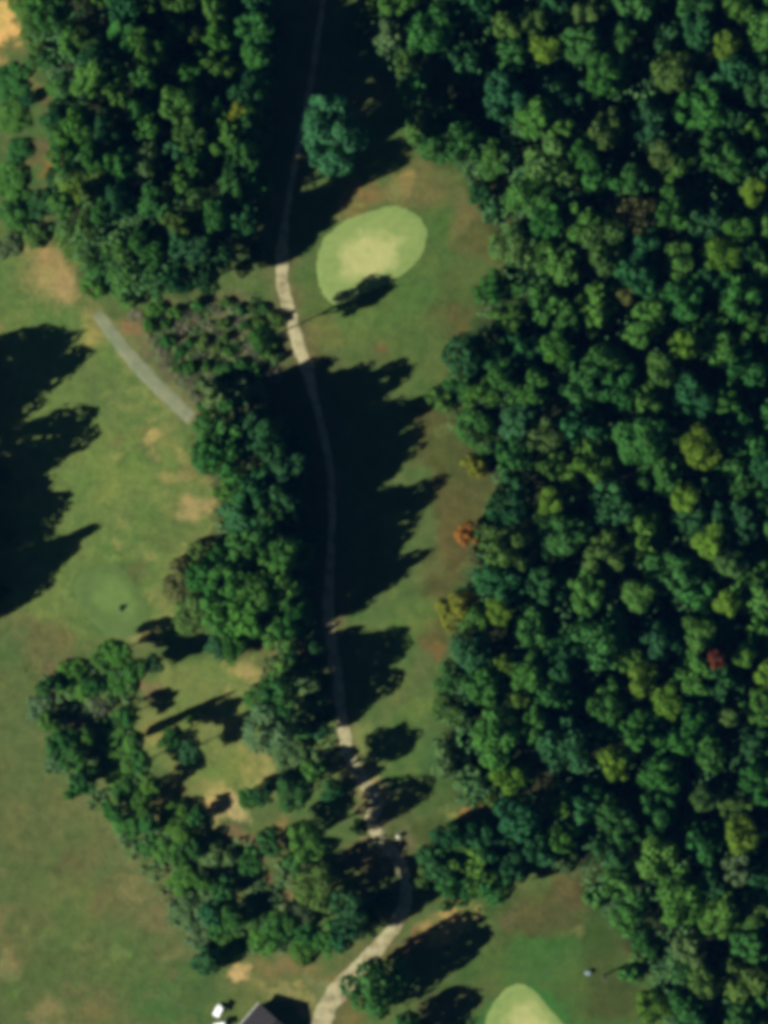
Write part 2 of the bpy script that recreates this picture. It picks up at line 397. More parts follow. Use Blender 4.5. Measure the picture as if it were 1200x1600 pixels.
# ------------------------------------------------------------------ greens and paths
def sheet(name, outline, mat, lift, label, step=4.0, jit=1.5):
    """a turf or gravel sheet that follows the terrain; outline in plan units"""
    P = catmull(outline + [outline[0]], 10)[:-1]
    cx = sum(p[0] for p in P) / len(P); cy = sum(p[1] for p in P) / len(P)
    rings = 14; V = []; n = len(P)
    for r in range(1, rings + 1):
        f = r / rings
        for i, (x, y) in enumerate(P):
            k = 1 + (vnoise(x, y, 6, 20) - .5) * jit * .03
            X, Y = W(cx + (x - cx) * f * k, cy + (y - cy) * f * k)
            edge = 1 - smooth(.9, 1.0, f)
            V.append((X, Y, tz(X, Y) + .012 + lift * edge))
    X, Y = W(cx, cy); V.append((X, Y, tz(X, Y) + .012 + lift)); c = len(V) - 1
    F = [(c, i, (i + 1) % n) for i in range(n)]
    for r in range(rings - 1):
        for i in range(n):
            a, b = r * n + i, r * n + (i + 1) % n
            F.append((a, a + n, b + n, b))
    me = bpy.data.meshes.new(name); me.from_pydata([tuple(map(float, v)) for v in V], [], F); me.validate()
    at = me.attributes.new('rim', 'FLOAT', 'POINT')
    at.data.foreach_set('value', np.array([(1 + i // n) / rings for i in range(rings * n)] + [0], np.float32))
    for p in me.polygons: p.use_smooth = True
    return link(name, me, mat, kind='structure', label=label, category='green')

def green_mat(name, edge, mid, core, dull=False):
    m, nt, b = new_mat(name)
    at = N(nt, 'ShaderNodeAttribute', attribute_name='rim')
    n0 = noise_node(nt, .12, 4, .6); n1 = noise_node(nt, .6, 5, .65); n2 = noise_node(nt, 3, 3)
    mm = N(nt, 'ShaderNodeMath', operation='MULTIPLY_ADD'); nt.links.new(n0.outputs[0], mm.inputs[0]); mm.inputs[1].default_value = 1.5
    sub = N(nt, 'ShaderNodeMath', operation='ADD'); nt.links.new(at.outputs['Fac'], sub.inputs[0]); sub.inputs[1].default_value = -.82
    nt.links.new(sub.outputs[0], mm.inputs[2])
    r = ramp(nt, mm.outputs[0], [(.3, core), (.62, mid), (.8, mid), (.9, edge), (1.0, mid)])
    r1 = ramp(nt, n1.outputs[0], [(.3, (.8, .88, .78)), (.5, (1, 1, 1)), (.72, (1.16, 1.1, 1.1))])
    r2 = ramp(nt, n2.outputs[0], [(.25, (.86, .88, .86)), (.75, (1.12, 1.1, 1.1))])
    c = mixc(nt, r.outputs[0], r1.outputs[0], .9, 'MULTIPLY'); c = mixc(nt, c, r2.outputs[0], .8, 'MULTIPLY')
    nt.links.new(c, b.inputs['Base Color']); b.inputs['Specular IOR Level'].default_value = .05
    bump(nt, b, n2.outputs[0], .2, .05)
    return m

M_PUTT = green_mat('putting_turf', lin((104, 126, 70)), lin((110, 128, 73)), lin((144, 148, 95)))
M_PUTT2 = green_mat('dull_turf', lin((76, 94, 50)), lin((74, 94, 50)), lin((84, 106, 56)))
sheet('putting_green', GREEN_MAIN, M_PUTT, .05, 'pale green putting green beside the cart path')
sheet('putting_green', GREEN_LOW, M_PUTT, .05, 'pale green putting green cut by the bottom edge')
sheet('putting_green', GREEN_DULL, M_PUTT2, .05, 'dull green mown green on the west fairway')

def path(name, pts, widths, mat, label, seed=0, rough=1.0):
    P = catmull(pts, 14); n = len(P); V = []; F = []
    wi = np.interp(np.linspace(0, len(pts) - 1, n), range(len(pts)), widths)
    cols = 7
    for i, (x, y) in enumerate(P):
        ax, ay = P[max(i - 1, 0)]; bx, by = P[min(i + 1, n - 1)]
        L = math.hypot(bx - ax, by - ay) or 1; nx_, ny_ = -(by - ay) / L, (bx - ax) / L
        for k in range(cols):
            f = k / (cols - 1) * 2 - 1
            side = 1 if f > 0 else 2
            j = float(vnoise(x * 1.0, y + side * 333, 11, seed) - .5) * .55 + float(vnoise(x, y + side * 777, 4, seed) - .5) * .25
            ww = wi[i] * .5 * (1 + j * rough)
            X, Y = W(x + nx_ * f * ww, y + ny_ * f * ww)
            V.append((X, Y, tz(X, Y) + (.03 + .02 * (1 - f * f) if abs(f) < .99 else .004)))
    for i in range(n - 1):
        for k in range(cols - 1):
            a = i * cols + k; F.append((a, a + cols, a + cols + 1, a + 1))
    me = bpy.data.meshes.new(name); me.from_pydata(V, [], F); me.validate()
    for p in me.polygons: p.use_smooth = True
    return link(name, me, mat, kind='structure', label=label, category='path')

M_PATH = noisy('worn_gravel', [(.25, lin((76, 71, 50))), (.42, lin((126, 120, 89))), (.6, lin((152, 147, 113))), (.8, lin((97, 100, 68)))], .5, .4, .08)
M_PATHG = noisy('grey_gravel', [(.25, lin((86, 97, 72))), (.5, lin((105, 112, 87))), (.8, lin((126, 122, 90)))], .4, .4, .08)
wd = [9 if y < 380 else 20 if y < 590 else 11 if y < 930 else 17 if y < 1150 else 20 if y < 1330 else 20 if y < 1500 else 32 for _, y in PATH_MAIN]
path('cart_path', PATH_MAIN, wd, M_PATH, 'long pale gravel cart path winding between the trees', 30, .7)
path('cart_path', PATH_WEST, [14, 19, 21, 22, 22, 20], M_PATHG, 'short grey green gravel path along the fairway edge', 33, .3)

# ------------------------------------------------------------------ tree kit
def sphere_pts(n):
    i = np.arange(n) + .5
    ph = np.arccos(1 - 2 * i / n); th = math.pi * (1 + 5 ** .5) * i
    return np.stack([np.cos(th) * np.sin(ph), np.sin(th) * np.sin(ph), np.cos(ph)], 1)

def leaves(P, Nn, size, jit, r):
    """leaf-clump quads at points P facing roughly along Nn"""
    n = len(P)
    nn = Nn + r.normal(0, jit, (n, 3)) + np.array([0, 0, .55]); nn /= np.linalg.norm(nn, axis=1)[:, None] + 1e-9
    u = np.cross(nn, r.normal(0, 1, (n, 3))); u /= np.linalg.norm(u, axis=1)[:, None] + 1e-9
    v = np.cross(nn, u)
    s = (size * r.uniform(.6, 1.35, n))[:, None]
    a = r.uniform(.55, .9, n)[:, None]
    Q = np.stack([P - u * s, P - v * s * a + nn * s * .12, P + u * s, P + v * s * a + nn * s * .12], 1)
    V = Q.reshape(-1, 3); F = np.arange(4 * n).reshape(n, 4)
    return V, F

def crown_mesh(name, lobes, size, jit, r, dens=1.0, drop=.12):
    Vs, Fs, base = [], [], 0
    L = np.array([[c[0], c[1], c[2], c[3], c[4]] for c in lobes])
    for k, (x, y, z, rr, rz) in enumerate(L):
        n = int(dens * 2.3 * 4 * math.pi * rr * rr / (4 * size * size * .7))
        S = sphere_pts(max(n, 20)); S = S + r.normal(0, .06, S.shape)
        S = S[S[:, 2] > -.75]
        rad = rr * (1 + r.normal(0, .07, len(S)) - .12 * (r.random(len(S)) < .25))
        P = np.stack([x + S[:, 0] * rad, y + S[:, 1] * rad, z + S[:, 2] * rad * rz], 1)
        keep = r.random(len(P)) > drop
        for j, q in enumerate(L):
            if j == k: continue
            dd = ((P[:, 0] - q[0]) ** 2 + (P[:, 1] - q[1]) ** 2) / q[3] ** 2 + (P[:, 2] - q[2]) ** 2 / (q[3] * q[4]) ** 2
            keep &= dd > .62
        P, S = P[keep], S[keep]
        if not len(P): continue
        v, f = leaves(P, S, size, jit, r)
        Vs.append(v); Fs.append(f + base); base += len(v)
    return mesh_np(name, np.concatenate(Vs), np.concatenate(Fs))

def lobes_dome(r, n, lo, hi, flat=1.0):
    out = [(0, 0, .42, .46, .95)]
    k1, k2 = r.uniform(0, 6.3, 2); sx, sy = r.uniform(-.14, .14, 2)
    for i in range(n):
        for _ in range(40):
            th = r.uniform(0, 2 * math.pi); ph = math.acos(r.uniform(-.25, 1))
            rr = r.uniform(lo, hi); R = (1 - rr * .8) * (1 + .16 * math.sin(2 * th + k1) + .14 * math.sin(3 * th + k2))
            c = (math.cos(th) * math.sin(ph) * R + sx * math.cos(ph), math.sin(th) * math.sin(ph) * R + sy * math.cos(ph), .34 + math.cos(ph) * .62 * flat * (1.1 - rr) + r.uniform(-.1, .1))
            if all((c[0] - q[0]) ** 2 + (c[1] - q[1]) ** 2 + (c[2] - q[2]) ** 2 > (.55 * (rr + q[3])) ** 2 for q in out[1:]): break
        out.append((*c, rr, r.uniform(.7, .95)))
    return out

def lobes_spire(r):
    out = []
    for lv in np.linspace(.08, .93, 9):
        R = (1 - lv) ** .62 * .78 + .05
        n = max(2, int(7 * R + 1)); off = r.uniform(0, 6)
        for k in range(n):
            a = off + 2 * math.pi * k / n + r.uniform(-.3, .3)
            q = R * r.uniform(.55, .95)
            rr = r.uniform(.2, .32) * (.55 + .6 * (1 - lv))
            out.append((math.cos(a) * q, math.sin(a) * q, lv + r.uniform(-.05, .05), rr, .45))
        out.append((0, 0, lv, R * .6 + .05, .3))
    return out

def conifer_mesh(name, r, size=.05):
    Vs, Fs, base = [], [], 0
    for lv in np.linspace(.05, .97, 13):
        R = (1 - lv) ** .55
        nb = int(8 + 10 * R); off = r.uniform(0, 6)
        for k in range(nb):
            a = off + 2 * math.pi * k / nb + r.uniform(-.2, .2); ln = R * r.uniform(.75, 1.05)
            m = max(6, int(80 * ln))
            t = r.uniform(.12, 1, m) ** .8
            wdt = .09 * (1.15 - t) * (.5 + R)
            s = r.normal(0, 1, m) * wdt
            P = np.stack([np.cos(a) * t * ln - np.sin(a) * s, np.sin(a) * t * ln + np.cos(a) * s, lv + .05 * t - .10 * t * t + r.normal(0, .012, m)], 1)
            Nn = np.tile([np.cos(a) * .25, np.sin(a) * .25, 1.0], (m, 1))
            v, f = leaves(P, Nn, size, .45, r)
            Vs.append(v); Fs.append(f + base); base += len(v)
    return mesh_np(name, np.concatenate(Vs), np.concatenate(Fs))

def trunk_mesh(name, r, limbs=6):
    m = MB()
    bend = [(r.uniform(-.05, .05), r.uniform(-.05, .05)) for _ in range(4)]
    zs = [-.03, 0.0, .35, .7, .97]
    pts = [(0, 0, -.03), (0, 0, 0.02)] + [(bend[i][0], bend[i][1], zs[i + 2]) for i in range(3)]
    m.tube(pts, [.13, .095, .07, .05, .015], 8)
    for k in range(limbs):
        a = 2 * math.pi * k / limbs + r.uniform(-.3, .3); z0 = r.uniform(.42, .72); ln = r.uniform(.35, .62)
        ca_, sa_ = math.cos(a), math.sin(a)
        m.tube([(bend[1][0], bend[1][1], z0), (ca_ * ln * .5, sa_ * ln * .5, z0 + .09), (ca_ * ln, sa_ * ln, z0 + .16)], [.035, .024, .008], 5)
    return m.mesh(name, True)

def bare_mesh(name, r):
    m = MB()
    def grow(p, dr, ln, rad, lvl):
        q = p + dr * ln
        mid = p + dr * ln * .5 + Vector(r.normal(0, .04 * ln, 3))
        m.tube([p, mid, q], [rad, rad * .8, rad * .55], 4 if lvl else 6, False)
        if lvl >= 3: return
        for _ in range(4 if lvl < 2 else 3):
            nd = (dr + Vector(r.normal(0, .62, 3)) + Vector((0, 0, .12))).normalized()
            grow(p + dr * ln * r.uniform(.55, 1), nd, ln * r.uniform(.55, .78), rad * .62, lvl + 1)
    for k in range(6):
        a = k * math.pi / 3 + r.uniform(0, .6)
        grow(Vector((math.cos(a) * .08, math.sin(a) * .08, 0)), Vector((math.cos(a) * .8, math.sin(a) * .8, .8)).normalized(), .45, .034, 0)
    return m.mesh(name)

R_ = np.random.default_rng
CROWN = {
    'dome': [crown_mesh('dome_crown', lobes_dome(R_(100 + i), 11 + i % 4 * 2, .2, .46), .085, .5, R_(200 + i)) for i in range(12)],
    'lush': [crown_mesh('lush_crown', lobes_dome(R_(300 + i), 20, .17, .34), .08, .5, R_(330 + i)) for i in range(7)],
    'wide': [crown_mesh('wide_crown', lobes_dome(R_(350 + i), 26, .14, .36, 1.15), .075, .5, R_(380 + i)) for i in range(7)],
    'round': [crown_mesh('round_crown', lobes_dome(R_(400 + i), 7, .34, .55), .08, .42, R_(430 + i)) for i in range(7)],
    'spire': [crown_mesh('spire_crown', lobes_spire(R_(500 + i)), .085, .42, R_(530 + i), .8) for i in range(5)],
    'conifer': [conifer_mesh('conifer_crown', R_(600 + i)) for i in range(2)],
    'shrub': [crown_mesh('shrub_crown', lobes_dome(R_(700 + i), 12, .22, .45), .11, .4, R_(730 + i), 1.0, .18) for i in range(6)],
    'bare': [bare_mesh('bare_crown', R_(800 + i)) for i in range(3)],
}
for k, L in CROWN.items():
    for me in L: me.materials.append(M_GREY if k == 'bare' else M_LEAF)
TRUNK = [trunk_mesh('trunk', R_(900 + i)) for i in range(4)]
for me in TRUNK: me.materials.append(M_BARK)

COLR = {  # leaf albedo
    'dark green': (.028, .096, .034), 'mid green': (.040, .132, .030), 'bright green': (.062, .160, .030), 'teal green': (.033, .114, .042), 'blue green': (.030, .112, .040),
    'olive green': (.072, .138, .034), 'yellow green': (.096, .188, .024), 'pale green': (.085, .150, .060), 'brown olive': (.095, .105, .036),
    'orange': (.34, .120, .030), 'rust red': (.17, .045, .022), 'golden': (.135, .165, .020), 'grey brown': (.15, .13, .10),
}
KINDNAME = {'dome': 'broadleaf_tree', 'lush': 'broadleaf_tree', 'wide': 'broadleaf_tree', 'round': 'round_tree', 'spire': 'spire_tree', 'conifer': 'conifer_tree', 'shrub': 'shrub', 'bare': 'bare_bush'}
KINDWORD = {'dome': 'leafy tree', 'lush': 'leafy tree', 'wide': 'leafy tree', 'round': 'rounded tree', 'spire': 'narrow tree', 'conifer': 'conifer', 'shrub': 'shrub', 'bare': 'bare bush'}
CAT = {'shrub': 'shrub', 'bare': 'bush'}
tr = random.Random(5)
AUTO = {}
COUNT = {}
def tree(px, py, r, h, colour, kind='dome', zone='beside the cart path', group='scattered trees', label=None, base=None):
    x, y = W(px, py)
    z = tz(x, y)
    R = r * PX * .88
    root = bpy.data.objects.new('small_tree' if h < 10.5 and KINDNAME[kind] == 'broadleaf_tree' else KINDNAME[kind], None); COL.objects.link(root)
    root.empty_display_size = .5
    root.location = (x, y, z - .03); root.rotation_euler = (0, 0, tr.uniform(0, 6.283))
    if not label:
        AUTO.setdefault(group, []).append((root, px, py, colour, KINDWORD[kind], zone))
        label = ''
    root['label'] = label; root['category'] = CAT.get(kind, 'tree'); root['group'] = group
    i = COUNT.get(kind, 0); COUNT[kind] = i + 1
    me = CROWN[kind][i % len(CROWN[kind])]
    c = bpy.data.objects.new('crown' if kind != 'bare' else 'branches', me); COL.objects.link(c); c.parent = root
    if kind in ('shrub', 'bare'):
        c.location = (0, 0, -.02 if kind == 'bare' else h * -.12); c.scale = (R, R, h * 1.05)
    else:
        hc = base if base is not None else (h * .86 if kind == 'spire' else h * .93 if kind == 'conifer' else min(h * .82, R * (2.0 if 'hedge' in zone or 'of path' in zone else 4.2 if 'wood' not in zone or 'west' in zone else 3.0)))
        c.location = (0, 0, h - hc); c.scale = (R * tr.uniform(.88, 1.16), R * tr.uniform(.88, 1.16), hc)
        if kind in ('dome', 'lush', 'round', 'wide'): c.rotation_euler = (tr.uniform(-.14, .14), tr.uniform(-.14, .14), 0)
        t = bpy.data.objects.new('trunk', TRUNK[i % 4]); COL.objects.link(t); t.parent = root
        t.scale = (R * .8 if kind in ('dome', 'lush', 'round', 'wide') else R * .5,) * 2 + (h * (.9 if kind != 'spire' else .95),)
    cc = COLR[colour]; g = tr.uniform(.72, .98)
    c.color = (cc[0] * g * tr.uniform(.85, 1.15), cc[1] * g, cc[2] * g * tr.uniform(.85, 1.15), 1)
    return root

def fill(P, fixed, radii, spacing, heights, palette, zone, group, tries=9000, seed=1, kinds=('dome', 'dome', 'lush', 'round')):
    r = random.Random(seed); placed = list(fixed); out = []
    xs = [p[0] for p in P]; ys = [p[1] for p in P]
    for t in range(tries):
        x, y = r.uniform(min(xs), max(xs)), r.uniform(min(ys), max(ys))
        if not bool(in_poly(np.array([x]), np.array([y]), P)[0]): continue
        rad = radii[0] + (radii[1] - radii[0]) * (1 - t / tries) * r.uniform(.6, 1)
        if any((x - q[0]) ** 2 + (y - q[1]) ** 2 < (spacing * (rad + q[2])) ** 2 for q in placed): continue
        placed.append((x, y, rad)); out.append((x, y, rad))
    for x, y, rad in out:
        h = r.uniform(*heights) * (.8 + .2 * rad / radii[1])
        if 'west' in zone: h *= 1 - .4 * min(1, max(0, (y - 290 + .25 * (x - 300)) / 160))
        tree(x, y, rad, h, r.choice(palette), r.choice(kinds), zone, group)
    return out

# ------------------------------------------------------------------ east wood
G_E = 'trees of the big east wood'
ZE = 'in big wood'
EAST = [  # x, y, r, h, colour, kind
    (734, 838, 21, 6.5, 'orange', 'dome'), (754, 838, 20, 7, 'olive green', 'dome'), (745, 868, 18, 6, 'brown olive', 'shrub'),
    (1108, 1026, 15, 23, 'rust red', 'round'), (985, 335, 34, 17, 'brown olive', 'dome'), 
    (970, 466, 15, 15, 'brown olive', 'round'), (1068, 535, 30, 21, 'yellow green', 'round'), (1085, 700, 36, 22, 'yellow green', 'round'),
    (1030, 582, 30, 20, 'olive green', 'round'), (1098, 850, 28, 21, 'yellow green', 'round'), (1135, 880, 30, 20, 'olive green', 'dome'),
    (1062, 775, 24, 19, 'yellow green', 'round'), (870, 550, 32, 19, 'bright green', 'round'), (855, 785, 24, 17, 'yellow green', 'round'),
    (845, 680, 38, 18, 'olive green', 'dome'), (990, 530, 26, 20, 'bright green', 'round'), (1000, 690, 40, 22, 'mid green', 'round'),
    (1130, 945, 26, 20, 'yellow green', 'round'), (1085, 985, 30, 19, 'bright green', 'round'), (1000, 1060, 26, 19, 'yellow green', 'round'),
    (1035, 1090, 26, 18, 'yellow green', 'round'), (990, 930, 28, 19, 'bright green', 'round'), (1195, 1055, 26, 20, 'yellow green', 'round'),
    (1155, 1020, 18, 19, 'bright green', 'round'), (1130, 1115, 18, 18, 'olive green', 'round'), (960, 1185, 30, 18, 'yellow green', 'dome'),
    (795, 1200, 36, 16, 'yellow green', 'round'), (862, 1250, 32, 14, 'yellow green', 'dome'), (775, 955, 24, 15, 'yellow green', 'round'),
    (720, 955, 36, 9, 'golden', 'round'), (745, 975, 30, 10, 'bright green', 'round'), (812, 1095, 20, 14, 'yellow green', 'round'), (790, 1035, 18, 14, 'yellow green', 'round'),
    (1150, 1300, 34, 18, 'yellow green', 'round'), (1150, 1350, 32, 18, 'pale green', 'dome'), (1170, 1410, 36, 17, 'olive green', 'round'), (1150, 1520, 44, 17, 'olive green', 'round'),
    (1060, 1400, 48, 17, 'bright green', 'round'), (1015, 1330, 44, 16, 'bright green', 'round'), (960, 1370, 32, 13, 'bright green', 'dome'), (985, 1420, 34, 13, 'bright green', 'dome'),
    (1010, 1460, 28, 12, 'mid green', 'dome'), (1020, 1570, 34, 13, 'yellow green', 'round'), (1075, 1470, 34, 15, 'pale green', 'dome'), (1095, 1240, 22, 17, 'olive green', 'round'),
    (945, 385, 50, 19, 'olive green', 'round'), (900, 350, 36, 18, 'bright green', 'dome'), (850, 260, 46, 18, 'olive green', 'round'), (825, 310, 34, 17, 'bright green', 'round'),
    (945, 210, 40, 18, 'olive green', 'dome'), (1055, 265, 30, 18, 'bright green', 'round'), (1025, 250, 26, 18, 'olive green', 'round'), (1040, 120, 34, 18, 'olive green', 'dome'),
    (1130, 75, 26, 19, 'yellow green', 'round'), (1145, 20, 26, 18, 'bright green', 'round'), (1170, 310, 26, 18, 'yellow green', 'round'), (1150, 360, 26, 18, 'bright green', 'round'),
    (1125, 400, 34, 18, 'yellow green', 'round'), (1050, 410, 30, 18, 'bright green', 'round'), (845, 85, 28, 17, 'yellow green', 'round'), (835, 40, 30, 16, 'olive green', 'lush'),
    (915, 35, 34, 17, 'olive green', 'lush'), (785, 50, 26, 16, 'olive green', 'lush'), (670, 120, 30, 13, 'olive green', 'dome'), (640, 105, 32, 11, 'olive green', 'dome'),
    (600, 55, 36, 12, 'pale green', 'dome'), (575, 20, 32, 10, 'olive green', 'dome'), (660, 205, 30, 13, 'bright green', 'dome'), (685, 165, 28, 14, 'bright green', 'lush'),
    (770, 260, 34, 12, 'bright green', 'round'), (760, 305, 28, 10, 'teal green', 'lush'), (778, 335, 22, 9, 'dark green', 'lush'), (805, 395, 40, 13, 'olive green', 'round'), (770, 450, 34, 12, 'mid green', 'dome'),
    (690, 625, 26, 8, 'olive green', 'shrub'), (715, 605, 28, 9, 'mid green', 'dome'), (755, 620, 34, 12, 'bright green', 'dome'), (745, 680, 38, 12, 'mid green', 'round'), (745, 725, 24, 7, 'golden', 'shrub'),
    (765, 540, 34, 14, 'mid green', 'lush'), (705, 1100, 34, 10, 'olive green', 'lush'), (700, 1055, 26, 10, 'mid green', 'dome'), (700, 1180, 34, 8, 'pale green', 'shrub'), (735, 1230, 34, 9, 'pale green', 'shrub'),
    (760, 1240, 24, 8, 'olive green', 'shrub'), (885, 1300, 32, 13, 'bright green', 'dome'), (880, 1340, 26, 11, 'pale green', 'dome'), (930, 1400, 20, 8, 'bright green', 'shrub'), (985, 1520, 20, 6, 'mid green', 'shrub'),
    (1000, 1490, 18, 5, 'olive green', 'shrub'), (1060, 1520, 22, 9, 'mid green', 'dome'),
]
PAL_E = ['dark green'] * 5 + ['mid green'] * 11 + ['teal green'] * 3 + ['bright green'] * 6 + ['olive green'] * 1
for e in EAST: tree(*e, zone=ZE if e[0] > 780 else 'edging big wood', group=G_E)
fe = fill(WOOD_EAST, EAST, (26, 48), .69, (14.5, 20.5), PAL_E, ZE, G_E, 12000, 3, ('lush', 'lush', 'dome', 'wide'))

# clump beside the south bend of the path
G_C = 'clump by the south bend'
for e in [(690, 1345, 34, 12, 'dark green', 'lush'), (735, 1350, 38, 14, 'bright green', 'lush'), (715, 1385, 34, 12, 'mid green', 'dome'), (770, 1375, 32, 13, 'mid green', 'dome'), (755, 1310, 34, 14, 'dark green', 'lush'),
          (705, 1310, 28, 10, 'dark green', 'dome'), (800, 1350, 30, 13, 'dark green', 'dome'), (665, 1365, 22, 6, 'olive green', 'shrub'), (790, 1310, 28, 12, 'dark green', 'dome')]:
    tree(e[0], e[1], e[2] * 1.15, *e[3:], zone='in path-side clump', group=G_C)

# ------------------------------------------------------------------ west wood and its lone conifer
G_W = 'trees of the west wood'
ZW = 'in west wood'
WEST = [(372, 195, 22, 25, 'golden', 'dome'), (355, 70, 26, 22, 'bright green', 'lush'), (275, 65, 30, 21, 'bright green', 'lush'), (150, 65, 30, 17, 'olive green', 'lush'), (115, 75, 26, 14, 'bright green', 'lush'),
        (240, 275, 38, 22, 'pale green', 'round'), (160, 300, 36, 13, 'olive green', 'round'), (117, 290, 28, 9, 'yellow green', 'round'), (130, 375, 46, 7, 'olive green', 'round'), (185, 385, 36, 8, 'bright green', 'round'),
        (200, 438, 38, 7, 'bright green', 'dome'), (250, 440, 34, 9, 'mid green', 'lush'), (145, 445, 26, 5, 'bright green', 'dome'), (280, 350, 26, 22, 'olive green', 'dome'), (160, 415, 30, 6, 'mid green', 'round'),
        (96, 140, 24, 6, 'bright green', 'round'), (92, 215, 28, 6, 'mid green', 'round'), (55, 55, 26, 5, 'bright green', 'round'), (50, 10, 34, 4, 'bright green', 'round'), (65, 95, 24, 5, 'mid green', 'dome'),
        (20, 130, 34, 1.6, 'mid green', 'shrub'), (22, 180, 30, 1.4, 'bright green', 'shrub'), (30, 235, 22, 1.5, 'mid green', 'shrub'), (20, 290, 34, 1.6, 'bright green', 'shrub'), (25, 335, 30, 3, 'bright green', 'shrub'), (70, 320, 26, 5, 'dark green', 'lush'),
        (12, 385, 24, 1.5, 'pale green', 'shrub'), (55, 370, 22, 2.5, 'olive green', 'shrub'), (45, 155, 14, 3, 'dark green', 'lush'), (75, 190, 14, 4, 'dark green', 'lush'), (88, 275, 18, 5, 'dark green', 'lush'),
        (345, 350, 26, 27, 'mid green', 'lush'), (395, 260, 26, 28, 'mid green', 'lush'), (404, 150, 30, 28, 'dark green', 'lush'), (398, 60, 30, 28, 'mid green', 'lush'), (400, 0, 30, 28, 'dark green', 'lush'), (400, 205, 24, 27, 'mid green', 'dome'), (404, 105, 24, 27, 'mid green', 'dome'),
        (310, 398, 26, 24, 'dark green', 'lush'), (288, 435, 26, 20, 'dark green', 'lush'), (352, 402, 26, 20, 'dark green', 'lush'), (385, 345, 26, 25, 'dark green', 'lush'), (325, 438, 26, 18, 'dark green', 'lush'), (380, 415, 20, 9, 'dark green', 'dome'), (365, 300, 26, 27, 'mid green', 'lush'), (405, 395, 16, 6, 'dark green', 'dome')]
PAL_W = ['mid green'] * 10 + ['dark green'] * 4 + ['bright green'] * 5 + ['olive green'] * 1 + ['teal green'] * 1
for e in WEST: tree(*e, zone=ZW if e[0] > 80 else 'edging west wood', group=G_W)
fill(WOOD_WEST, WEST, (21, 36), .66, (21, 28), PAL_W, ZW, G_W, 5000, 9, ('lush', 'lush', 'dome'))
tree(528, 230, 58, 31, 'blue green', 'wide', base=9, label='lone round blue green tree standing in deep shade above the green', group='lone trees')

# ------------------------------------------------------------------ trees beyond the west edge, whose shade lies on the fairway
G_B = 'trees beyond the west edge'
for e in [(-118, 612, 40, 20, 'mid green', 'dome'), (-80, 655, 42, 19, 'dark green', 'dome'), (-150, 690, 46, 22, 'mid green', 'dome'), (-48, 738, 46, 19, 'mid green', 'round'), (-80, 790, 48, 16, 'dark green', 'dome'), (-60, 845, 40, 15, 'dark green', 'dome'),
          (-40, 912, 24, 18, 'dark green', 'spire'), (-62, 940, 34, 15, 'mid green', 'dome'), (-95, 965, 40, 17, 'mid green', 'dome'), (-120, 870, 44, 19, 'mid green', 'dome'), (-22, 935, 20, 10, 'dark green', 'dome'), (-75, 892, 42, 14, 'mid green', 'round'), (-80, 830, 40, 13, 'mid green', 'round'), (-104, 704, 38, 15, 'mid green', 'round')]:
    tree(*e, zone='beyond west edge', group=G_B)
for e in [(16, 838, 13, 4, 'bright green', 'shrub'), (6, 742, 11, 3.5, 'teal green', 'shrub'), (5, 928, 14, 4, 'mid green', 'shrub')]:
    tree(*e, zone='shaded at left margin', group='shrubs in the shade')

# ------------------------------------------------------------------ tall strip between fairway and path
G_S = 'tall strip beside the path'
STRIP = [(345, 668, 38, 19, 'mid green', 'lush'), (395, 655, 36, 18, 'dark green', 'lush'), (425, 690, 34, 20, 'dark green', 'lush'), (330, 715, 30, 17, 'mid green', 'dome'), (375, 720, 38, 20, 'mid green', 'lush'), (435, 735, 32, 23, 'dark green', 'lush'), (400, 770, 34, 20, 'dark green', 'lush'), (445, 790, 30, 21, 'dark green', 'lush'),
         (375, 810, 32, 17, 'teal green', 'dome'), (425, 835, 36, 21, 'mid green', 'lush'), (380, 860, 34, 18, 'mid green', 'lush'), (450, 870, 34, 21, 'mid green', 'lush'), (405, 905, 36, 20, 'bright green', 'lush'), (445, 930, 36, 21, 'bright green', 'lush'), (365, 910, 34, 16, 'mid green', 'lush'),
         (385, 955, 34, 17, 'bright green', 'lush'), (466, 962, 30, 20, 'mid green', 'lush'), (430, 985, 32, 15, 'bright green', 'lush'), (345, 960, 32, 12, 'bright green', 'dome'), (310, 955, 34, 7, 'olive green', 'round'), (280, 908, 28, 5, 'brown olive', 'dome'), (320, 905, 28, 10, 'mid green', 'dome'), (360, 765, 24, 12, 'bright green', 'dome'),
         (340, 620, 28, 9, 'pale green', 'shrub'), (385, 615, 28, 8, 'pale green', 'shrub'), (470, 700, 24, 12, 'dark green', 'dome'), (475, 850, 22, 12, 'dark green', 'dome'), (375, 1000, 28, 11, 'mid green', 'dome'), (345, 1010, 24, 8, 'dark green', 'dome'), (350, 870, 20, 8, 'mid green', 'dome'), (315, 865, 20, 5, 'olive green', 'shrub')]
for e in STRIP: tree(e[0], e[1], e[2] * 1.12, *e[3:], zone='in tall strip', group=G_S)
tree(416, 530, 23, 19.5, 'mid green', 'lush', label='slender tree whose long trunk shadow crosses the path to the green', group='lone trees', base=7.5)

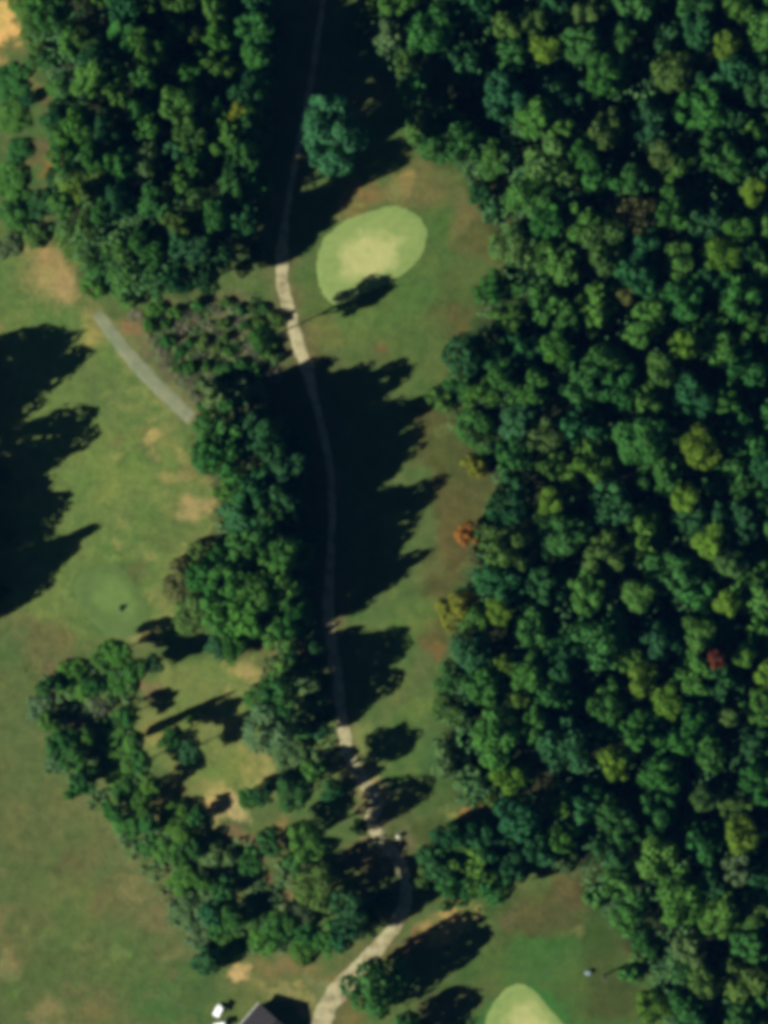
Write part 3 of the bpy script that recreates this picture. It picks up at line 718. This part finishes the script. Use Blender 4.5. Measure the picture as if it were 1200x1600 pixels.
# scrub between the two paths
G_R = 'scrub between the two paths'
ZR = 'in scrub patch'
sr = random.Random(21)
SCRUB = []
for k in range(900):
    x, y = sr.uniform(205, 445), sr.uniform(468, 640)
    if not bool(in_poly(np.array([x]), np.array([y]), [(205, 490), (260, 478), (400, 462), (432, 500), (435, 580), (415, 610), (345, 632), (312, 640), (240, 560)])[0]): continue
    r_ = sr.uniform(9, 17)
    if any((x - a) ** 2 + (y - b) ** 2 < (.72 * (r_ + c)) ** 2 for a, b, c in SCRUB): continue
    SCRUB.append((x, y, r_))
    grey = sr.random() < (.48 if x < 340 or y > 575 else .2)
    tree(x, y, r_ * (1.25 if grey else 1), sr.uniform(1.4, 2.8), 'grey brown' if grey else sr.choice(['mid green', 'bright green', 'olive green', 'mid green']), 'bare' if grey else 'shrub', ZR, G_R)

# ------------------------------------------------------------------ broken hedgerow, south west
G_H = 'broken hedgerow in the south west'
ZH = 'in hedgerow'
HEDGE = [(112, 1062, 34, 2.2, 'bright green', 'shrub'), (70, 1075, 16, 5, 'dark green', 'lush'), (92, 1068, 13, 4, 'dark green', 'lush'), (60, 1105, 24, 1.6, 'pale green', 'shrub'), (78, 1128, 18, 5, 'mid green', 'lush'), (105, 1150, 22, 6, 'dark green', 'lush'), (115, 1185, 24, 7, 'dark green', 'lush'), (85, 1165, 18, 4, 'mid green', 'dome'), (85, 1195, 18, 2, 'pale green', 'shrub'), (130, 1222, 20, 7, 'dark green', 'lush'), (112, 1238, 13, 3, 'mid green', 'shrub'), (145, 1205, 15, 5, 'mid green', 'dome'), (140, 1150, 18, 5, 'mid green', 'lush'),
         (145, 1072, 20, 3, 'mid green', 'dome'), (188, 1018, 22, 9, 'mid green', 'lush'), (165, 1030, 24, 2.5, 'bright green', 'shrub'), (212, 1045, 22, 9, 'dark green', 'lush'), (185, 1070, 26, 2, 'bright green', 'shrub'), (245, 1035, 18, 8, 'dark green', 'dome'), (180, 1150, 36, 1.8, 'bright green', 'shrub'), (188, 1195, 34, 1.8, 'bright green', 'shrub'), (195, 1232, 26, 1.8, 'mid green', 'shrub'), (200, 1118, 18, 7, 'dark green', 'lush'),
         (228, 1250, 24, 6, 'bright green', 'dome'), (178, 1268, 18, 6, 'dark green', 'lush'), (200, 1290, 24, 2, 'bright green', 'shrub'), (225, 1190, 20, 8, 'dark green', 'lush'), (235, 1222, 18, 8, 'mid green', 'lush'), (235, 1290, 18, 6, 'dark green', 'lush'), (282, 1285, 32, 3.5, 'bright green', 'round'), (260, 1325, 28, 2, 'bright green', 'shrub'), (300, 1325, 18, 5, 'dark green', 'lush'), (282, 1340, 16, 4, 'mid green', 'lush'), (235, 1322, 20, 1.6, 'mid green', 'shrub'), (310, 1272, 15, 5, 'dark green', 'lush'),
         (338, 1335, 28, 3, 'pale green', 'shrub'), (285, 1378, 28, 2, 'bright green', 'shrub'), (318, 1375, 18, 5, 'mid green', 'lush'), (350, 1385, 22, 6, 'dark green', 'lush'), (290, 1425, 34, 1.8, 'pale green', 'shrub'), (330, 1425, 20, 4, 'teal green', 'lush'), (325, 1497, 26, 6, 'teal green', 'lush'), (360, 1475, 28, 2, 'bright green', 'shrub'), (310, 1462, 26, 1.8, 'pale green', 'shrub'), (340, 1450, 20, 2.5, 'mid green', 'shrub'),
         (395, 1345, 24, 10, 'mid green', 'lush'), (425, 1310, 24, 12, 'mid green', 'dome'), (365, 1430, 22, 7, 'dark green', 'lush'), (388, 1425, 26, 3, 'bright green', 'round'), (438, 1448, 32, 6, 'mid green', 'dome'), (408, 1468, 26, 2.5, 'bright green', 'shrub'), (470, 1480, 28, 2.5, 'bright green', 'shrub'), (390, 1245, 20, 7, 'dark green', 'lush'),
         (298, 1120, 13, 4, 'bright green', 'shrub'), (268, 1150, 20, 10, 'mid green', 'lush'), (300, 1170, 20, 9, 'dark green', 'dome'), (218, 1150, 12, 14, 'mid green', 'spire'),
         (445, 1085, 34, 19, 'mid green', 'lush'), (425, 1128, 42, 18, 'pale green', 'round'), (448, 1045, 26, 8, 'mid green', 'lush'), (482, 1048, 22, 7, 'dark green', 'lush'), (488, 1098, 22, 8, 'dark green', 'lush'), (410, 1085, 26, 16, 'mid green', 'dome'), (455, 1165, 34, 3, 'pale green', 'shrub'), (498, 1135, 20, 7, 'dark green', 'dome'), (470, 1135, 22, 10, 'mid green', 'lush'),
         (460, 1236, 32, 18, 'mid green', 'dome'), (490, 1200, 20, 6, 'mid green', 'lush'), (412, 1238, 20, 8, 'dark green', 'dome'), (476, 1308, 36, 18, 'bright green', 'round'), (500, 1385, 46, 11, 'olive green', 'round'), (460, 1345, 20, 6, 'mid green', 'dome'), (470, 1430, 28, 4, 'pale green', 'round'), (540, 1455, 28, 14, 'dark green', 'lush'), (545, 1415, 30, 14, 'dark green', 'lush'), (512, 1462, 26, 13, 'mid green', 'lush'), (485, 1455, 22, 11, 'mid green', 'dome')]
for e in HEDGE:
    if e[5] == 'lush' and e[3] < 10: e = e[:4] + ({'dark green': 'mid green', 'mid green': 'bright green'}.get(e[4], e[4]), e[5])
    tree(*e, zone=ZH if e[0] < 420 else 'west of path', group=G_H)
tree(155, 1106, 22, 5, 'grey brown', 'bare', 'in hedgerow', G_H)
tree(593, 1532, 50, 16.5, 'mid green', 'dome', label='lone full green tree beside the lower drive with a long oval shadow', group='lone trees', base=13.5)
tree(640, 1615, 40, 11, 'mid green', 'dome', 'beside lower drive', 'lone trees')
tree(190, 950, 5, .9, 'dark green', 'shrub', label='tiny dark bush alone on the dull western green', group='lone trees')

# shade trees just west of the path bends
for e in [(455, 1020, 22, 6, 'dark green', 'dome'), (515, 1232, 18, 7, 'dark green', 'dome'), (507, 1062, 17, 6, 'dark green', 'lush'), (510, 1118, 16, 6, 'mid green', 'lush'), (498, 1018, 17, 7, 'dark green', 'lush'), (560, 1292, 15, 5, 'mid green', 'dome'), (600, 1400, 18, 7, 'dark green', 'lush'), (575, 1440, 22, 8, 'dark green', 'lush')]:
    tree(*e, zone='by path bend', group=G_H)

# understory between the trunks of both woods
def undergrowth(polys, tlo, thi, mat, label, n_leaf=16, size=.4):
    P, Nn = [], []
    for poly, n in polys:
        a = np.array(poly); lo, hi = a.min(0), a.max(0)
        q = rng.uniform(lo, hi, (n, 2)); q = q[in_poly(q[:, 0], q[:, 1], poly)]
        x = (q[:, 0] - 600) * PX; y = (800 - q[:, 1]) * PX
        top = rng.uniform(tlo, thi, len(x)); rad = .6 + .13 * top
        for k in range(n_leaf):
            s_ = rng.normal(0, 1, (len(x), 3)); s_ /= np.linalg.norm(s_, axis=1)[:, None]; s_[:, 2] = np.abs(s_[:, 2])
            xx = x + s_[:, 0] * rad; yy = y + s_[:, 1] * rad
            P.append(np.stack([xx, yy, terrain(xx, yy) + top * (.55 + .45 * s_[:, 2])], 1)); Nn.append(s_)
    v, f = leaves(np.concatenate(P), np.concatenate(Nn), size, .5, rng)
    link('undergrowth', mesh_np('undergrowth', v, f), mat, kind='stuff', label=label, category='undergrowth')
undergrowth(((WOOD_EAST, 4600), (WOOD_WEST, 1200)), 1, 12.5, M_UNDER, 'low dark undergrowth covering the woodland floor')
M_BRUSH = noisy('low_brush', [(.3, (.040, .085, .028)), (.55, (.058, .115, .036)), (.8, (.095, .125, .052))], .35, .2, .1)
BELT = [(55, 1060), (150, 1030), (215, 1050), (215, 1140), (235, 1250), (300, 1285), (400, 1320), (460, 1370), (480, 1480), (360, 1492), (315, 1520), (262, 1410), (165, 1290), (100, 1210)]
undergrowth(((BELT, 1500), ([(405, 1030), (505, 1030), (515, 1170), (470, 1260), (420, 1180)], 260), ([(300, 650), (470, 640), (495, 980), (340, 1000), (320, 860), (345, 790)], 420)), .3, 1.5, M_BRUSH, 'low green brush between the hedgerow and strip trees', 12, .34)
undergrowth((([(215, 500), (260, 478), (400, 466), (430, 500), (432, 580), (412, 606), (345, 628), (312, 634), (245, 556)], 420),), .3, 1.1, M_BRUSH, 'low brush between the shrubs of the scrub patch', 9, .26)

# ------------------------------------------------------------------ house at the lower edge
M_ROOF = noisy('charcoal_shingle', [(.3, (.018, .017, .018)), (.55, (.025, .023, .024)), (.8, (.034, .031, .031))], 2.2, .5, .03)
M_WALL = noisy('painted_siding', [(.3, (.42, .40, .36)), (.7, (.5, .48, .43))], 1.5, .2, .02)
M_TRIM = noisy('white_trim', [(.3, (.66, .66, .64)), (.7, (.78, .78, .76))], 2, .1, .01, .5)
M_GLASS = noisy('window_glass', [(.3, (.02, .025, .03)), (.7, (.04, .045, .05))], 1, .05, .01, .1)
def house():
    L, Wd, ev, rise, ov = 13.0, 8.0, 2.9, 1.9, .45   # along y, across x
    cx, cy = W(405, 1565)
    a = math.radians(-40.5)
    # north corner of the eaves sits at local (-Wd/2-ov, L/2+ov)
    lx, ly = -Wd / 2 - ov, L / 2 + ov
    ox, oy = cx - (lx * math.cos(a) - ly * math.sin(a)), cy - (lx * math.sin(a) + ly * math.cos(a))
    z = tz(ox, oy) - .05
    t = bpy.data.objects.new('house', None); COL.objects.link(t); t.location = (ox, oy, z); t.rotation_euler = (0, 0, a)
    t['label'] = 'dark charcoal gable-roofed house cut off by the bottom edge'; t['category'] = 'house'
    m = MB(); h = ev
    m.box(-Wd / 2, Wd / 2, -L / 2, L / 2, -.3, h - .06)
    g = h - .06
    for y in (-L / 2, L / 2 - .15):
        m.add([(-Wd / 2, y, g), (Wd / 2, y, g), (0, y, g + rise * .93), (-Wd / 2, y + .15, g), (Wd / 2, y + .15, g), (0, y + .15, g + rise * .93)], [(0, 1, 2), (5, 4, 3), (0, 3, 4, 1), (1, 4, 5, 2), (2, 5, 3, 0)])
    link('wall', m.mesh('wall'), M_WALL, t)
    roof = bpy.data.objects.new('roof', None)
    k = rise / (Wd / 2); m = MB()
    for sgn in (-1, 1):
        xe = sgn * (Wd / 2 + ov); ze = h - ov * k; y0, y1 = -L / 2 - ov, L / 2 + ov
        n = 18
        for i in range(n):
            f0, f1 = i / n, (i + 1) / n
            xa, xb = xe * (1 - f0), xe * (1 - f1); za, zb = ze + (h + rise - ze) * f0, ze + (h + rise - ze) * f1
            V = [(xa, y0, za + .06), (xa, y1, za + .06), (xb, y1, zb + .035), (xb, y0, zb + .035), (xa, y0, za), (xa, y1, za), (xb, y1, zb), (xb, y0, zb)]
            m.add(V, [(0, 1, 2, 3), (7, 6, 5, 4), (0, 4, 5, 1), (2, 6, 7, 3), (1, 5, 6, 2), (0, 3, 7, 4)])
    rf = link('roof', m.mesh('roof'), M_ROOF, t)
    m = MB(); m.tube([(0, -L / 2 - ov, h + rise + .05), (0, L / 2 + ov, h + rise + .05)], [.11, .11], 8)
    link('ridge_cap', m.mesh('ridge_cap'), M_ROOF, rf)
    m = MB(); m.box(1.2, 1.85, -3.4, -2.8, h + rise * .4, h + rise + .75, .03); m.box(1.15, 1.9, -3.45, -2.75, h + rise + .75, h + rise + .85)
    link('chimney', m.mesh('chimney'), M_WALL, rf)
    for sgn in (-1, 1):
        m = MB(); x = sgn * (Wd / 2 + ov + .05); m.tube([(x, -L / 2 - ov, h - ov * k - .02), (x, L / 2 + ov, h - ov * k - .02)], [.06, .06], 8)
        link('gutter', m.mesh('gutter'), M_TRIM, t)
    for y in (-4, 0, 4):
        m = MB(); x = Wd / 2; m.box(x + .004, x + .06, y - .6, y + .6, .9, 2.2)
        wn_ = link('window', m.mesh('window'), M_TRIM, t)
        m = MB(); m.box(x + .062, x + .07, y - .5, y + .5, 1.0, 2.1); link('pane', m.mesh('pane'), M_GLASS, wn_)
    m = MB(); m.box(-.5, .5, L / 2 + .004, L / 2 + .06, -.1, 2.05); dr = link('door', m.mesh('door'), M_TRIM, t)
    m = MB(); m.tube([(.38, L / 2 + .06, 1.0), (.38, L / 2 + .13, 1.0)], [.04, .04], 8); link('handle', m.mesh('handle'), M_GLASS, dr)
house()

# ------------------------------------------------------------------ golf carts
M_WHITE = noisy('white_panel', [(.3, (.74, .78, .74)), (.7, (.84, .87, .84))], 2, .05, .01, .4)
M_RUB = noisy('black_rubber', [(.3, (.015, .015, .016)), (.7, (.03, .03, .03))], 8, .3, .01)
M_SEAT = noisy('grey_vinyl', [(.3, (.16, .155, .14)), (.7, (.22, .21, .19))], 3, .1, .01, .6)
M_STEEL = noisy('dull_steel', [(.3, (.22, .23, .24)), (.7, (.32, .33, .34))], 3, .1, .01, .5)
def golf_cart(px, py, ang, label):
    x, y = W(px, py)
    t = bpy.data.objects.new('golf_cart', None); COL.objects.link(t); t.location = (x, y, tz(x, y)); t.rotation_euler = (0, 0, math.radians(ang))
    t['label'] = label; t['category'] = 'golf cart'; t['group'] = 'white carts by the house'
    m = MB(); m.box(-1.15, 1.15, -.58, .58, .3, .5, .06); m.box(.62, 1.18, -.55, .55, .5, .88, .1); m.box(-1.12, -.1, -.55, .55, .5, .68, .06); link('body', m.mesh('body'), M_WHITE, t)
    m = MB(); m.box(-.55, .02, -.52, .52, .68, .8, .04); m.box(-.66, -.54, -.52, .52, .75, 1.2, .04); link('seat', m.mesh('seat'), M_SEAT, t)
    for sx, sy in ((.8, .5), (.8, -.5), (-.75, .5), (-.75, -.5)):
        m = MB(); m.tube([(sx, sy - .09, .23), (sx, sy + .09, .23)], [.23, .23], 14); wh = link('wheel', m.mesh('wheel'), M_RUB, t)
        m = MB(); s2 = 1 if sy > 0 else -1; m.tube([(sx, sy + s2 * .09, .23), (sx, sy + s2 * .105, .23)], [.12, .11], 12); link('rim', m.mesh('rim'), M_STEEL, wh)
    for sx, sy in ((.72, .52), (.72, -.52), (-.72, .52), (-.72, -.52)):
        m = MB(); m.tube([(sx + (.16 if sx > 0 else -.1), sy, .6), (sx, sy, 1.84)], [.02, .02], 6); link('post', m.mesh('post'), M_STEEL, t)
    m = MB(); m.tube([(.62, .25, .8), (.42, .25, 1.05)], [.02, .02], 6); link('steering_column', m.mesh('steering_column'), M_RUB, t)
    m = MB(); m.box(-1.0, .98, -.66, .66, 1.84, 1.93, .04); m.box(-.8, .8, -.5, .5, 1.925, 1.96, .015); link('canopy', m.mesh('canopy'), M_WHITE, t)
golf_cart(341, 1579, 62, 'small white-roofed golf cart on the grass beside the dark house, upper one')
golf_cart(344, 1602, 10, 'small white-roofed golf cart below the other, cut by the bottom edge')

# ------------------------------------------------------------------ small fixtures
def thing(name, px, py, label, cat):
    x, y = W(px, py)
    t = bpy.data.objects.new(name, None); COL.objects.link(t); t.location = (x, y, tz(x, y) - .01); t['label'] = label; t['category'] = cat
    return t
M_BIN = noisy('weathered_white', [(.3, (.26, .29, .22)), (.7, (.36, .38, .30))], 2, .1, .01, .6)
t = thing('litter_bin', 622, 1307, 'small white litter bin beside the bend of the cart path', 'bin')
m = MB(); m.tube([(0, 0, 0), (0, 0, .1), (0, 0, .9), (0, 0, .98)], [.3, .34, .4, .42], 16); link('drum', m.mesh('drum'), M_BIN, t)
m = MB(); m.tube([(0, 0, .97), (0, 0, 1.05), (0, 0, 1.16)], [.45, .44, .2], 16); link('lid', m.mesh('lid'), M_BIN, t)
M_PALE = noisy('pale_blue_panel', [(.3, (.13, .19, .21)), (.7, (.20, .26, .28))], 2, .1, .01, .5)
t = thing('utility_cabinet', 918, 1520, 'small pale blue utility cabinet on the lawn near the pole', 'cabinet')
m = MB(); m.box(-.5, .5, -.35, .35, 0, .12); link('plinth', m.mesh('plinth'), M_STEEL, t)
m = MB(); m.box(-.44, .44, -.3, .3, .12, .85, .03); link('cabinet_body', m.mesh('cabinet_body'), M_PALE, t)
m = MB(); m.box(-.5, .5, -.36, .36, .85, .93, .03); link('lid', m.mesh('lid'), M_PALE, t)
t = thing('utility_pole', 944, 1524, 'tall wooden pole throwing a thin shadow towards the big wood', 'pole')
m = MB(); m.tube([(0, 0, -.2), (0, 0, 4), (.03, 0, 9.6)], [.2, .17, .12], 10); link('pole_shaft', m.mesh('pole_shaft'), M_BARK, t)
m = MB(); m.box(-.9, .9, -.16, -.05, 8.9, 9.05); link('crossarm', m.mesh('crossarm'), M_BARK, t)
for xx in (-.8, -.3, .3, .8):
    m = MB(); m.tube([(xx, -.1, 9.05), (xx, -.1, 9.12), (xx, -.1, 9.22)], [.03, .06, .04], 8); link('insulator', m.mesh('insulator'), M_STEEL, t)

# ------------------------------------------------------------------ thin blue air between the ground and the camera
def haze():
    m = MB(); m.box(-3200, 3200, -3200, 3200, -2, ALT + 12)
    mt = bpy.data.materials.new('thin_air'); mt.use_nodes = True; nt = mt.node_tree
    for n in list(nt.nodes):
        if n.type != 'OUTPUT_MATERIAL': nt.nodes.remove(n)
    v = nt.nodes.new('ShaderNodeVolumePrincipled'); v.inputs['Density'].default_value = 1.35e-5
    v.inputs['Color'].default_value = (.06, .30, .80, 1); v.inputs['Anisotropy'].default_value = 0
    nt.links.new(v.outputs[0], nt.nodes['Material Output'].inputs['Volume'])
    o = link('haze', m.mesh('haze'), mt, kind='stuff', label='thin bluish air between the camera and the ground', category='haze')
haze()

# ------------------------------------------------------------------ labels that single out each tree: row and place within its wood
ORD = ['first', 'second', 'third', 'fourth', 'fifth', 'sixth', 'seventh', 'eighth', 'ninth', 'tenth', 'eleventh', 'twelfth', 'thirteenth', 'fourteenth', 'fifteenth', 'sixteenth', 'seventeenth', 'eighteenth', 'nineteenth', 'twentieth'] + ['twenty-' + q for q in ('first', 'second', 'third', 'fourth', 'fifth', 'sixth', 'seventh', 'eighth', 'ninth')] + ['thirtieth']
def number_rows(items, step):
    items = sorted(items, key=lambda q: q[2]); rows = []
    for q in items:
        if not rows or q[2] - rows[-1][0][2] > step: rows.append([])
        rows[-1].append(q)
    for ri, row in enumerate(rows):
        for ci, (o, x, y, colour, word, zone) in enumerate(sorted(row, key=lambda q: q[1])):
            o['label'] = f"{colour} {word} {zone}, {ORD[ri]} row from top, {ORD[ci]} from left"
for g, items in AUTO.items():
    number_rows(items, 62 if 'wood' in g else 45)
